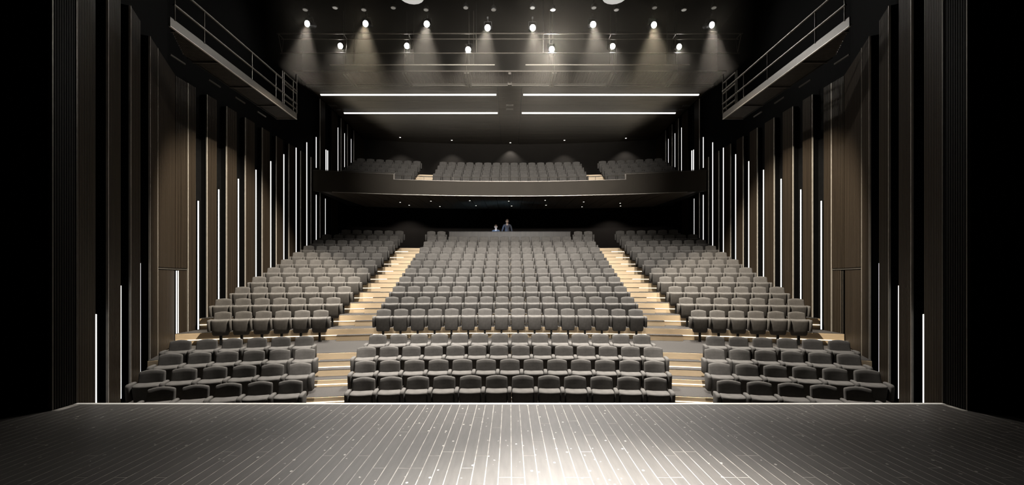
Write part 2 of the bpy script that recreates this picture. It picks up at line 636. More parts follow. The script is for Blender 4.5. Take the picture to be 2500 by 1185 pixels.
def wall_strip_poly(s, ds, off0, off1):
    a = [wpt(s, d, off0) for d in ds]
    b = [wpt(s, d, off1) for d in reversed(ds)]
    return a + b


def rib_panel(s, d0, d1, z0, z1, parent, name='wall_panel', ribs=None):
    L = d1 - d0
    n = ribs or max(4, int(L / .055))
    pts = []; tags = []
    for i in range(n):
        a = d0 + L * i / n
        w_ = L / n
        for dd, off in ((0, .016), (.25 * w_, .016), (.25 * w_, 0), (w_, 0)):
            pts.append(wpt(s, a + dd, off))
    front = len(pts)
    pts += [wpt(s, d1, .2), wpt(s, d0, .2)]
    m = MB()
    m.prism(pts, z0, z1, 0, [0] * (front - 1) + [1, 1, 1])
    o = m.obj(name, [RIB, BLACK], parent)
    fix_normals(o.data)
    return o


def edge_trim(s, d, z0, z1, parent):
    p = [wpt(s, d - .014, -.008), wpt(s, d + .006, -.008), wpt(s, d + .006, .03), wpt(s, d - .014, .03)]
    m = MB(); m.prism(p, z0, z1)
    o = m.obj('edge_trim', TRIM, parent); fix_normals(o.data)


def light_line(s, d, z0, z1, label, group, wd=.030):
    """vertical light line: black channel and glowing diffuser"""
    x, y = wpt(s, d, .08)
    r = place('light_line', None, None, (x, y, z0), label=label, cat='wall light', group=group)
    m = MB(); m.box(-.05 if s > 0 else -.03, .03 if s > 0 else .05, -.05, .05, -.02, z1 - z0 + .02)
    # channel behind the diffuser
    m = MB(); xs = sorted((s * .012, s * .075)); m.box(xs[0], xs[1], -wd / 2 - .012, wd / 2 + .012, -.02, z1 - z0 + .02)
    m.obj('channel', BLACK, r)
    m = MB(); xs = sorted((-s * .012, s * .012)); m.box(xs[0], xs[1], -wd / 2, wd / 2, 0, z1 - z0)
    m.obj('diffuser', STRIP, r)
    return r


for s, side in ((-1, 'left'), (1, 'right')):
    ZB, ZT = -3.3, 5.95  # panels cut off at ZT; bare black wall above stands in for shade
    m = MB()
    poly = wall_strip_poly(s, [6.5, 12.84, 12.86, 31.5], .2, .4)
    m.prism(poly, ZB, 12)
    wall = m.obj('wall_' + side, BLACK, kind='structure'); fix_normals(wall.data)
    allS = STRIPS_LOW + STRIPS_UP
    edges = []
    # faces between recesses
    spans = [(6.5, STRIPS_LOW[0] - .22)]
    for a, b in zip(STRIPS_LOW, STRIPS_LOW[1:]): spans.append((a + .3, b - .22))
    spans.append((STRIPS_LOW[-1] + .42, 11.3))
    spans.append((13.37, STRIPS_UP[0] - .22))
    for a, b in zip(STRIPS_UP, STRIPS_UP[1:]): spans.append((a + .3, b - .22))
    for d0, d1 in spans:
        rib_panel(s, d0, d1, ZB, ZT, wall)
        edge_trim(s, d0, ZB, ZT, wall)
    # panels around the door on the cross-aisle
    zf = F_UP[0]
    rib_panel(s, 11.32, 12.84, zf + 2.3, ZT, wall); rib_panel(s, 12.86, 13.35, zf + 2.3, ZT, wall)
    rib_panel(s, 11.32, 12.84, ZB, zf - .01, wall); rib_panel(s, 12.86, 13.35, ZB, zf - .01, wall)
    edge_trim(s, 11.31, ZB, ZT, wall)
    edge_trim(s, 13.36, ZB, ZT, wall)
    # lower/upper walls at the balcony
    B_STR = [9.98 * 1060 / p for p in (419.5, 403.5, 387.5)]
    bs = [STRIPS_UP[-1]] + B_STR
    dpair = 9.98 * 1060 / 447.5
    rib_panel(s, STRIPS_UP[-1] + .3, dpair - .35, ZB, CEIL - .01, wall); edge_trim(s, STRIPS_UP[-1] + .3, ZB, CEIL - .01, wall)
    rib_panel(s, dpair + .5, B_STR[0] - .22, ZB, CEIL - .01, wall)
    for a, b in zip(B_STR, B_STR[1:] + [31.0]):
        rib_panel(s, a + .3, b - .22, 4.4, CEIL - .01, wall); edge_trim(s, a + .3, 4.4, CEIL - .01, wall)
    # door: two leaves of the same ribbed timber with a light line down each meeting edge
    dm = 9.9 * 1060 / 808.5 if False else 12.95
    door = place('door_' + ('1' if s < 0 else '2'), None, None, (wpt(s, 12.4)[0], 12.4, zf), kind='structure')
    off = Vector((-wpt(s, 12.4)[0], -12.4, -zf))
    for d0, d1 in ((11.34, 12.84), (12.99, 13.34)):
        n = int((d1 - d0) / .055); pts = []
        for i in range(n):
            a = d0 + (d1 - d0) * i / n; w_ = (d1 - d0) / n
            for dd, of in ((0, .031), (.25 * w_, .031), (.25 * w_, .015), (w_, .015)):
                pts.append(wpt(s, a + dd, of))
        pts += [wpt(s, d1, .12), wpt(s, d0, .12)]
        m = MB(); m.prism(pts, zf + .02, zf + 2.24)
        m.v = [tuple(Vector(p) + off) for p in m.v]
        o = m.obj('door_leaf', RIB, door); fix_normals(o.data)
    m = MB(); m.prism([wpt(s, 11.33, -.006), wpt(s, 12.85, -.006), wpt(s, 13.34, -.006), wpt(s, 13.34, .05), wpt(s, 12.85, .05), wpt(s, 11.33, .05)], zf + 2.25, zf + 2.28)
    m.v = [tuple(Vector(p) + off) for p in m.v]
    o = m.obj('lintel_trim', STEEL, door); fix_normals(o.data)
    for dd in (12.895, 12.965):
        x, y = wpt(s, dd, 0)
        m = MB(); m.box(x - .009, x + .009, y - .009, y + .009, zf + .1, zf + 2.22)
        m.v = [tuple(Vector(p) + off) for p in m.v]
        m.obj('light_bar' if s < 0 else 'pull_bar', BARGLOW if s < 0 else STEEL, door)
    # light lines
    for i, (d, yt) in enumerate(zip(STRIPS_LOW, (770, 700, 645))):
        light_line(s, d, (-2.6, -2.6, -2.4)[i], (675 - yt) * d / 1060 + .02,
                   'white vertical light line on the %s wall, %s from the stage' % (side, ORD[i + 1]), 'light lines on the %s wall' % side)
    for i, d in enumerate(STRIPS_UP[:-1]):
        light_line(s, d, F_UP[i] + .35, ZT_UP[i], 'white vertical light line on the %s wall, %s beyond the cross-aisle door' % (side, ORD[i + 1]),
                   'light lines on the %s wall' % side)
    d = STRIPS_UP[-1]
    light_line(s, d, F_UP[8] + .3, 4.2, 'white vertical light line on the %s wall just under the balcony end' % side, 'light lines on the %s wall' % side)
    light_line(s, d, 5.6, ZT_UP[-1], 'short white light line on the %s wall just above the balcony end' % side, 'light lines on the %s wall' % side)
    light_line(s, 9.98 * 1060 / 450.5, 2.2, 4.2, 'white vertical light line deep under the balcony on the %s wall' % side, 'light lines on the %s wall' % side)
    for i, (dd, yt) in enumerate(zip((dpair - .06, dpair + .16), (366, 368))):
        light_line(s, dd, 5.0, (675 - yt) * dd / 1060, '%s thin light line of the close pair by the %s balcony door' % (('nearer', 'farther')[i], side),
                   'paired light lines by the %s balcony door' % side, wd=.05)
    for i, (dd, zb) in enumerate(zip(B_STR, (5.9, 6.6, 7.15))):
        light_line(s, dd, zb, 8.64, 'white light line on the %s balcony wall, %s from the front' % (side, ORD[i + 1]), 'light lines on the %s balcony wall' % side)

# rear wall under the balcony and above it
m = MB(); la = ang_x(27.8, WX + .1)
arc_block(m, 28.0, 28.25, 1.2, 4.36, -la, la)
m.obj('wall_back_lower', mat('rear_wall', (.006, .0048, .004), .8, var=.15, scale=1.5, spec=.05), kind='structure')
m = MB(); la = ang_x(30.6, WX + .35)
arc_block(m, 30.6, 30.9, 4.3, 10.5, -la, la)
m.obj('wall_back_upper', mat('rear_wall_upper', (.009, .0075, .006), .8, var=.15, scale=1.5, spec=.1), kind='structure')
# side stub walls beside the dark rear lobbies, ribbed, with their light line
for s, side in ((-1, 'left'), (1, 'right')):
    m = MB(); pts = []
    for i in range(12):
        a = 8.75 + .06 * i
        for dd, of in ((0, .03), (.02, .03), (.02, 0), (.06, 0)):
            pts.append((s * (a + dd), 27.3 + of))
    pts += [(s * 9.47, 27.45), (s * 8.75, 27.45)]
    m.prism(pts, F_UP[10], 4.3)
    o = m.obj('wall_lobby_' + side, RIB, kind='structure'); fix_normals(o.data)
    r = place('light_line', None, None, (s * 8.66, 27.35, 2.85), label='short light line at the %s rear lobby under the balcony' % side, cat='wall light', group='light lines of the rear lobbies')
    m = MB(); m.box(-.04, .04, 0, .06, -.02, 1.27); m.obj('channel', BLACK, r)
    m = MB(); m.box(-.022, .022, -.012, 0, 0, 1.25); m.obj('diffuser', STRIP, r)

# ------------------------------------------------------------------ ceilings
m = MB(); m.box(-10.4, 10.4, 21.15, 31.2, CEIL + .05, CEIL + .25)
ceil = m.obj('ceiling', BLACK, kind='structure')
y = 21.2
while y < 30.9:
    for xa, xb in ((-9.86, -.62), (.62, 9.86)):
        m = MB(); z0 = CEIL + random.uniform(0, .008)
        m.box(xa, xb, y, y + .462, z0, CEIL + .05); m.obj('ceiling_panel', RIBC, ceil)
    m = MB(); m.box(-.59, .59, y, y + .462, CEIL + .02, CEIL + .05); m.obj('ceiling_panel', RIBC, ceil)
    y += .475
m = MB(); m.box(-10.4, 10.4, -3, 21.15, 11.9, 12.1)
m.obj('ceiling_upper', BLACK, kind='structure')
m = MB(); m.box(-10.4, 10.4, 21.12, 21.2, CEIL - .01, 12.0)
m.obj('wall_bulkhead', BLACK, kind='structure')
m = MB(); m.box(-9.88, 9.88, 21.04, 21.115, CEIL - .06, CEIL - .015)
m.obj('trim_2', STEEL, kind='structure')
m = MB(); m.box(-9.88, 9.88, 21.21, 21.235, CEIL - .05, CEIL - .001)
m.obj('trim_3', STEEL, kind='structure')

for j, (py, d, pa) in enumerate(((228.5, CEIL * 1060 / 446, (783, 1211.5)), (273.5, CEIL * 1060 / 401, (840, 1215)))):
    for s in (-1, 1):
        x0 = (pa[0] - 1244.5) * d / 1060 * -s if s > 0 else (pa[0] - 1244.5) * d / 1060
        x1 = (pa[1] - 1244.5) * d / 1060 * -s if s > 0 else (pa[1] - 1244.5) * d / 1060
        xa, xb = sorted((x0, x1))
        r = place('linear_ceiling_light', None, None, ((xa + xb) / 2, d, CEIL - .045),
                  label='long white linear light on the balcony ceiling, %s line, %s half' % (('front', 'rear')[j], ('left', '', 'right')[s + 1]),
                  cat='ceiling light', group='linear lights on the balcony ceiling')
        h = (xb - xa) / 2
        m = MB(); m.box(-h - .02, h + .02, -.05, .13, .012, .04); m.obj('housing', STEEL, r)
        m = MB(); m.box(-h, h, -.05, .05, -.035, .012); m.obj('diffuser', STRIP, r)
for x, nm in ((-9.6, 'left'), (0, 'middle'), (9.6, 'right')):
    for j, d in enumerate((23.6, 24.15)):
        r = place('ceiling_vent', None, None, (x, d, CEIL - .03), label='small grey ceiling vent, %s pair, %s one' % (nm, ('front', 'rear')[j]), cat='vent', group='ceiling vents over the balcony')
        m = MB(); m.box(-.2, .2, -.1, .1, 0, .025); m.obj('vent_frame', STEEL, r)
        for q in range(4):
            m = MB(); m.box(-.17, .17, -.08 + .045 * q, -.06 + .045 * q, -.008, 0); m.obj('slat', STEEL, r)
# recessed downlights at the balcony rear wall
for i, (px, py) in enumerate(((977, 335), (1103, 342), (1246, 348), (1378, 342), (1528, 337))):
    d = CEIL * 1060 / (675 - py); x = (px - 1244.5) * d / 1060
    r = place('recessed_downlight', None, None, (x, d, CEIL - .006), label='tiny downlight over the balcony back wall, %s from the left' % ORD[i + 1], cat='downlight', group='downlights at the balcony back wall')
    m = MB(); m.rings([[(rr * math.cos(a * PI / 6), rr * math.sin(a * PI / 6), zz) for a in range(12)] for rr, zz in ((.09, .006), (.09, -.012), (.06, -.012))]); m.obj('rim', BLACK, r)
    m = MB(); m.rings([[(.055 * math.cos(a * PI / 6), .055 * math.sin(a * PI / 6), zz) for a in range(12)] for zz in (-.02, -.012)]); m.obj('lens', DOWN, r)
    spot('downlight_beam', (x, d, CEIL - .06), (x, d + .25, 5), 300, 96, .6, .04)

# ------------------------------------------------------------------ balcony
DF = 23.1
bal = MB()
la = ang_x(DF, WX - .02)
ast = ang_x(DF, 6.02)
arc_block(bal, DF, DF + .12, 4.28, 5.03, -ast, ast, n=30)
arc_block(bal, DF, DF + .12, 4.28, 5.31, -la, -ast, n=10)
arc_block(bal, DF, DF + .12, 4.28, 5.31, ast, la, n=10)
balcony = bal.obj('balcony_front', FASCIA, kind='structure')
m = MB(); arc_block(m, DF - .03, DF + .16, 5.03, 5.06, -ast, ast, n=30); m.obj('coping', STEEL, balcony)
for s in (-1, 1):
    a, b = sorted((s * ast, s * la))
    m = MB(); arc_block(m, DF - .03, DF + .16, 5.31, 5.335, a, b, n=10); m.obj('coping', STEEL, balcony)
    m = MB(); arc_block(m, DF - .035, DF + .16, 5.03, 5.335, s * ast - .001, s * ast + .001, n=1); m.obj('coping_end', STEEL, balcony)
    # low rail on the side parapets
    m = MB()
    A = [arc_pt(DF + .25, s * (ast + (la - ast) * i / 8)) for i in range(9)]
    for p, q in zip(A, A[1:]): m.bar((p[0], p[1], 5.42), (q[0], q[1], 5.42), .018)
    m.obj('handrail', STEEL, balcony)
    for i in (0, 3, 6):
        m = MB(); m.bar((A[i][0], A[i][1], 5.0), (A[i][0], A[i][1], 5.42), .014); m.obj('rail_post', STEEL, balcony)
m = MB()
A = [arc_pt(DF + .2, -ast + 2 * ast * i / 24) for i in range(25)]
for p, q in zip(A, A[1:]): m.bar((p[0], p[1], 5.30), (q[0], q[1], 5.30), .018)
m.obj('handrail', STEEL, balcony)
for i in range(0, 25, 3):
    m = MB(); m.bar((A[i][0], A[i][1], 4.9), (A[i][0], A[i][1], 5.30), .012); m.obj('rail_post', STEEL, balcony)
ab = ang_x(DF, 9.0)
m = MB(); arc_block(m, DF - .012, DF + .03, 4.262, 4.285, -ab, ab, n=30); m.obj('lower_edge_trim', TRIM, balcony)
# balcony slab and soffit boards running front to back
m = MB()
arc_block(m, DF + .12, 30.6, 4.36, 4.55, -la, la, -ang_x(30.6, WX), ang_x(30.6, WX))
slab = m.obj('floor_balcony', CARPET, kind='structure')
soff = place('ceiling_soffit', None, None, (0, DF, 4.3), kind='structure')
nb = 26
for i in range(nb):
    m = MB()
    x0 = -9.6 + 19.2 * i / nb; x1 = x0 + 19.2 / nb - .03
    dz = random.uniform(0, .02)
    def sy(x, d): return CY + math.sqrt((d - CY) ** 2 - x * x)
    sh = .92
    a = [(x0, sy(x0, DF + .13), -.0 + dz), (x1, sy(x1, DF + .13), dz), (x1 * sh, 28.1, .03 + dz), (x0 * sh, 28.1, .03 + dz)]
    b = [(p[0], p[1], .06) for p in a]
    m.hexa(a, b)
    m.v = [(x, y - DF, z) for x, y, z in m.v]
    m.obj('soffit_board', SOFF, soff)
for i, (px, py) in enumerate(((977, 494), (999, 501), (1052, 491), (1074, 504), (1147, 490), (1162, 502), (1242, 491), (1249, 503), (1331, 489), (1333, 501), (1425, 493), (1421, 505), (1514, 496), (1515, 503))):
    d = 4.29 * 1060 / (675 - py); x = (px - 1244.5) * d / 1060
    r = place('recessed_downlight', None, None, (x, d, 4.292), label='tiny downlight in the soffit under the balcony, %s from the left' % ORD[i + 1], cat='downlight', group='downlights in the balcony soffit')
    m = MB(); m.rings([[(rr * math.cos(a * PI / 5), rr * math.sin(a * PI / 5), zz) for a in range(10)] for rr, zz in ((.07, .006), (.07, -.01), (.045, -.01))]); m.obj('rim', BLACK, r)
    m = MB(); m.rings([[(.04 * math.cos(a * PI / 5), .04 * math.sin(a * PI / 5), zz) for a in range(10)] for zz in (-.016, -.01)]); m.obj('lens', DOWN, r)
for s in (-1, 1):
    spot('soffit_beam', (s * 6.2, 26.3, 4.22), (s * 6.2, 26.5, 1.5), 230, 118, .5, .04)
# balcony tiers
zprev = F_BAL[0]
m = MB(); arc_block(m, DF + .14, D_BAL[0] + BACKGAP, 4.55, F_BAL[0], -ang_x(DF, WX - .05), ang_x(DF, WX - .05), n=24); m.obj('platform', CARPET, slab)
for i in range(3):
    platform(D_BAL[i] + BACKGAP, D_BAL[i + 1] + BACKGAP, F_BAL[i + 1], F_BAL[i], lim=WX - .03, parent=slab, led=False, n=24)
    for s in (-1, 1):
        aisle_step(D_BAL[i] + BACKGAP - .02, F_BAL[i], .21, .3, s * 4.5, s * 5.4, slab)
m = MB(); arc_block(m, D_BAL[3] + BACKGAP, 30.6, 4.55, 6.12, -ang_x(28, WX - .05), ang_x(28, WX - .05), n=24); m.obj('platform', CARPET, slab)

# ------------------------------------------------------------------ control desk and crew
dk = 24.35
r = place('control_desk', None, None, (0, dk, F_UP[10]), label='long dark timber control desk behind the last centre row', cat='desk')
m = MB(); pts = []
for i in range(90):
    a = -3.4 + 6.8 * i / 90
    for dd, of in ((0, .015), (.02, .015), (.02, 0), (6.8 / 90, 0)): pts.append((a + dd, of))
pts += [(3.4, .06), (-3.4, .06)]
m.prism(pts, 0, 1.0); o = m.obj('front_panel', mat('desk_timber', (.034, .028, .022), .5, var=.25, scale=2, stretch=(6, 1, .2)), r); fix_normals(o.data)
m = MB(); m.box(-3.42, 3.42, -.02, .075, 1.0, 1.02); m.obj('top_edge', LEGM, r)
m = MB(); m.box(-3.4, 3.4, .06, .46, .70, .74); m.obj('worktop', LEGM, r)
for s in (-1, 1):
    m = MB(); m.box(s * 3.37 - .03, s * 3.37 + .03, .06, .7, 0, 1.0); m.obj('side_panel', RIB, r)
r = place('monitor', None, None, (-.80, dk + .22, F_UP[10] + .741), label='small screen on the desk lighting the seated operator blue', cat='monitor')
m = MB(); m.box(-.17, .17, -.02, 0, .03, .25); m.obj('casing', LEGM, r)
m = MB(); m.box(-.155, .155, 0, .004, .045, .235); m.obj('screen', SCREEN, r)
m = MB(); m.box(-.08, .08, -.06, .06, 0, .012); m.box(-.015, .015, -.025, -.005, .01, .1); m.obj('stand', LEGM, r)


def skin_mesh(name, pts, edges, radii, root=0, sub=2):
    me = bpy.data.meshes.new(name)
    me.from_pydata([tuple(p) for p in pts], edges, [])
    o = bpy.data.objects.new(name, me); COL.objects.link(o)
    sk = o.modifiers.new('skin', 'SKIN')
    sk.use_smooth_shade = True
    for i, rr in enumerate(radii):
        v = me.skin_vertices[0].data[i]
        v.radius = rr if isinstance(rr, tuple) else (rr, rr)
        v.use_root = (i == root)
    sb = o.modifiers.new('sub', 'SUBSURF'); sb.levels = sub; sb.render_levels = sub
    dg = bpy.context.evaluated_depsgraph_get()
    out = bpy.data.meshes.new_from_object(o.evaluated_get(dg))
    bpy.data.objects.remove(o)
    out.polygons.foreach_set('use_smooth', [True] * len(out.polygons))
    return out


def ellipsoid(c, r, nu=16, nv=10, keep=None):
    m = MB(); R = []
    for j in range(1, nv):
        ph = PI * j / nv
        R.append([(c[0] + r[0] * math.sin(ph) * math.cos(2 * PI * i / nu), c[1] + r[1] * math.sin(ph) * math.sin(2 * PI * i / nu), c[2] + r[2] * math.cos(ph)) for i in range(nu)])
    m.rings(R)
    return m


def person(x, y, z, seated, label, shirt_mats):
    r = place('person', None, None, (x, y, z), label=label, cat='person')
    hip = .45 + .21 if seated else .94
    up = hip - .93
    P, E, Rr = [], [], []

    def v(p, rad, par=None):
        P.append(p); Rr.append(rad)
        if par is not None: E.append((par, len(P) - 1))
        return len(P) - 1
    pel = v((0, 0, hip), (.15, .11))
    wa = v((0, .01, hip + .17), (.135, .10), pel)
    ch = v((0, .01, hip + .36), (.165, .115), wa)
    sh = v((0, .02, hip + .49), (.13, .085), ch)
    nk = v((0, .015, hip + .555), .06, sh)
    h1 = v((0, -.008, hip + .605), (.062, .076), nk)
    h2 = v((0, 0, hip + .70), (.08, .098), h1)
    h3 = v((0, .01, hip + .765), (.066, .08), h2)
    for s in (-1, 1):
        a = v((s * .19, .02, hip + .475), .066, sh)
        if seated:
            b = v((s * .235, -.06, hip + .24), .047, a); c = v((s * .17, -.28, hip + .20), .036, b); hd = v((s * .15, -.36, hip + .20), (.018, .036), c)
            fd = (0, -1, -.15)
        else:
            b = v((s * .268, .02, hip + .20), .05, a); c = v((s * .29, -.08, hip - .03), .037, b); hd = v((s * .285, -.11, hip - .11), (.018, .036), c)
            fd = (0, -.15, -1)
        F = Vector(fd).normalized(); base = Vector(P[hd])
        side = Vector((0, 1, 0)) if not seated else Vector((1, 0, 0))
        for q, ln in enumerate((.07, .078, .072, .056)):
            st = base + side * (.024 - .016 * q) + F * .02
            f1 = v(tuple(st + F * ln * .5), .009, hd)
            v(tuple(st + F * ln * .95 + Vector((-s * .012, 0, 0))), .007, f1)
        th = v(tuple(base + side * (-.04 if seated and s > 0 else .04) * (1 if not seated else -s) * .9 - F * .0), .011, hd)
        v(tuple(Vector(P[th]) + F * .04), .009, th)
        l1 = v((s * .095, 0, hip - .06), .088, pel)
        if seated:
            kn = v((s * .11, -.42, hip - .06), .062, l1); an = v((s * .11, -.40, .10), .042, kn); v((s * .11, -.54, .045), (.045, .035), an)
        else:
            kn = v((s * .105, -.01, .50), .062, l1); an = v((s * .11, .02, .10), .042, kn); v((s * .115, -.12, .045), (.045, .035), an)
    me = skin_mesh('person_body', P, E, Rr)
    for mt in (SKIN, shirt_mats, TROUSER): me.materials.append(mt)
    for p in me.polygons:
        c = p.center
        hand = (c - Vector(P[8 + 1])).length
        i = 0
        if c.z < hip + .02 and abs(c.x) < .2: i = 2
        elif c.z < hip + .525: i = 1
        if abs(c.x) > .07 and hip + .40 < c.z < hip + .60: i = 1
        near = min((Vector(c) - Vector(q)).length for q in (P[k] for k in range(len(P)) if Rr[k] in ((.018, .036), .009, .007, .011)))
        if near < .055: i = 0
        if i == 1 and c.z > hip + .465 and c.y < -.0 and abs(c.x) < .035: i = 0
        p.material_index = i
    body = place('body', me, r)
    hz = hip + .70
    hm = MB()
    e = ellipsoid((0, .018, hz + .035), (.088, .105, .095))
    keep = [f for f in e.f if not all(e.v[k][1] < -.03 and e.v[k][2] < hz + .07 for k in f) and not all(e.v[k][2] < hz - .03 for k in f)]
    hm.add(e.v, keep); o = hm.obj('hair', HAIR, body, smooth=True)
    if not seated:
        e = ellipsoid((0, -.045, hz - .085), (.055, .045, .032), 12, 8); b = MB(); b.add(e.v, e.f); b.obj('beard', HAIR, body, smooth=True)
    fm_ = MB()
    for s in (-1, 1):
        e = ellipsoid((s * .032, -.088, hz + .0), (.010, .006, .006), 8, 6); fm_.add(e.v, e.f)
        e = ellipsoid((s * .032, -.092, hz + .022), (.018, .006, .0035), 8, 6); fm_.add(e.v, e.f)
    fm_.add(*(lambda e: (e.v, e.f))(ellipsoid((0, -.092, hz - .062), (.022, .006, .005), 8, 6)))
    fm_.obj('eyes', EYE, body)
    nm = MB(); e = ellipsoid((0, -.098, hz - .022), (.014, .018, .026), 8, 6); nm.add(e.v, e.f)
    for s in (-1, 1):
        e = ellipsoid((s * .084, .005, hz - .01), (.012, .022, .032), 8, 6); nm.add(e.v, e.f)
    nm.obj('nose_and_ears', SKIN, body, smooth=True)
    # shirt collar
    cm = MB()
    for s in (-1, 1):
        cm.hexa([(s * .01, -.075, hip + .46), (s * .07, -.05, hip + .52), (s * .075, .03, hip + .565), (s * .05, -.05, hip + .53)],
                [(s * .012, -.09, hip + .455), (s * .078, -.06, hip + .515), (s * .085, .03, hip + .57), (s * .055, -.062, hip + .535)])
    o = cm.obj('collar', shirt_mats, body); fix_normals(o.data)
    if not seated:
        for s in (-1, 1):
            pk = MB(); pk.hexa([(s * .045, -.112, hip + .30), (s * .115, -.098, hip + .30), (s * .115, -.098, hip + .39), (s * .045, -.112, hip + .39)],
                               [(s * .045, -.128, hip + .30), (s * .115, -.114, hip + .30), (s * .115, -.114, hip + .385), (s * .045, -.128, hip + .385)])
            o = pk.obj('chest_pocket', shirt_mats, body); fix_normals(o.data)
        for q in range(5):
            bt = MB(); e = ellipsoid((0, -.122 + .004 * q, hip + .42 - .075 * q), (.007, .006, .007), 8, 6); bt.add(e.v, e.f); bt.obj('button', STEEL, body)
    return r


person(-.15, 25.06, F_UP[10] + .03, False, 'bearded person in dark buttoned shirt standing behind the control desk', SHIRT)
person(-.80, 25.02, F_UP[10] - .01, True, 'person with blue-lit face sitting at the control desk in dark jacket', SHIRT)
r = place('office_chair', None, None, (-.80, 25.1, F_UP[10]), label='black swivel chair under the seated operator at the control desk', cat='chair')
m = MB(); m.rings([[(xx, yy, zz) for xx, yy in rounded(.44, .42, 4, .08)] for zz in (.485, .54)]); m.obj('chair_seat', LEGM, r)
m = MB(); m.rings([[(xx, yy + .24, zz) for xx, yy in rounded(wd, .05, 4, .02)] for zz, wd in ((.6, .36), (.7, .40), (.96, .38))]); m.obj('chair_back', LEGM, r)
m = MB(); m.bar((0, 0, .08), (0, 0, .49), .025); m.bar((0, .18, .5), (0, .25, .66), .015); m.obj('column', LEGM, r)
for i in range(5):
    a = 2 * PI * i / 5
    m = MB(); m.bar((0, 0, .09), (.28 * math.cos(a), .28 * math.sin(a), .06), .018); m.bar((.28 * math.cos(a), .28 * math.sin(a), 0), (.28 * math.cos(a), .28 * math.sin(a), .06), .025); m.obj('leg', LEGM, r)

# ------------------------------------------------------------------ side catwalks
for s, side in ((-1, 'left'), (1, 'right')):
    XI, XO = s * 7.6, s * 8.33
    Y0, Y1 = 9.72, 15.5
    ZB = 5.6
    r = place('side_catwalk', None, None, (XI, Y1, ZB), label='steel catwalk with railings high along the %s wall' % side, cat='catwalk', group='side catwalks')

    def P_(x, y, z): return (x - XI, y - Y1, z - ZB)
    m = MB(); xs = sorted((0, s * .03)); m.box(xs[0], xs[1], Y0 - Y1, 0, .015, .215); m.obj('fascia', mat('catwalk_fascia_' + side, (.085, .072, .058), .45, metal=.2, var=.1), r)
    m = MB(); xs = sorted((-s * .006, s * .036)); m.box(xs[0], xs[1], Y0 - Y1, .006, 0, .015); m.obj('edge_angle', TRIM, r)
    m = MB(); xs = sorted((s * .70, s * .73)); m.box(xs[0], xs[1], 11.2 - Y1, 0, .02, .2); m.obj('outer_fascia', LEGM, r)
    m = MB()
    n = 150
    for i in range(n):
        y = Y0 - Y1 + (Y1 - Y0) * (i + .5) / n; xs = sorted((s * .03, s * min(.70, .031 + .5 * (y + Y1 - Y0)))); m.box(xs[0], xs[1], y - .006, y + .006, .04, .06)
    for i in range(14):
        xc = s * (.05 + .05 * i); m.box(xc - .004, xc + .004, Y0 - Y1 + .1 * i, 0, .042, .062)
    m.obj('deck_grating', STEEL, r)
    for d in (9.96, 11.4, 12.9, 14.3, 15.48):
        m = MB(); xs = sorted((s * .03, s * min(.73, .5 * (d - Y0) + .05))); m.box(xs[0], xs[1], d - Y1 - .015, d - Y1 + .015, .0, .04); m.obj('cross_beam', STEEL, r)
    for z, nm in ((6.60, 'top_rail'), (6.15, 'mid_rail')):
        m = MB(); m.bar(P_(XI, Y0 + .1, z), P_(XI, Y1, z), .028, 8); m.obj(nm, STEEL, r)
    for d in (9.85, 10.8, 12.8, 14.1):
        m = MB(); m.bar(P_(XI, d, ZB + .2), P_(XI, d, 6.6), .018); m.obj('rail_post', STEEL, r)
    # end gate
    for d, zt in ((14.5, 6.88), (14.6, 6.88), (15.22, 6.9), (15.47, 7.2)):
        m = MB(); m.bar(P_(XI, d, ZB + .2), P_(XI, d, zt), .022); m.obj('gate_post', STEEL, r)
    for z in (6.87, 6.5, 5.95):
        m = MB(); m.bar(P_(XI, 14.62, z), P_(XI, 15.45, z), .024); m.obj('gate_rail', STEEL, r)
    for d in (11.0, 12.4, 13.6, 14.8):
        m = MB(); m.beam(P_(s * 8.6, d, 5.62), P_(s * 8.6, d + .5, 5.62), .03, .04); m.obj('bracket', STEEL, r)

# ------------------------------------------------------------------ front-of-house bridge, truss, bars
r = place('lighting_bridge', None, None, (0, 20.4, CEIL), label='wide ceiling bridge with fine steel mesh floor spanning wall to wall', cat='bridge')
m = MB()
for i in range(330):
    x = -9.85 + 19.7 * i / 329; m.box(x - .006, x + .006, -.62, .62, .02, .035)
for i in range(22):
    y = -.62 + 1.24 * i / 21; m.box(-9.85, 9.85, y - .005, y + .005, .022, .033)
m.obj('mesh_floor', mat('grating_grey', (.13, .105, .085), .5, metal=.3), r)
for y in (-.66, .62):
    m = MB(); m.box(-9.86, 9.86, y - .015, y + .015, 0, .06); m.obj('edge_beam', STEEL, r)
for x in (-7.5, -4.8, -1.96, 2.03, 4.75, 7.63):
    m = MB()
    for o_ in (-.07, .07): m.box(x + o_ - .04, x + o_ + .04, -.62, .75, -.07, .0)
    m.obj('beam', STEEL, r)
    m = MB(); m.bar((x, -.6, 0), (x, -.6, 1.3), .02); m.obj('hanger', STEEL, r)
m = MB(); m.box(-.06, .06, -.62, .6, -.09, 0); m.box(-.09, .09, .3, .5, -.16, -.02); m.obj('cable_tray', STEEL, r)

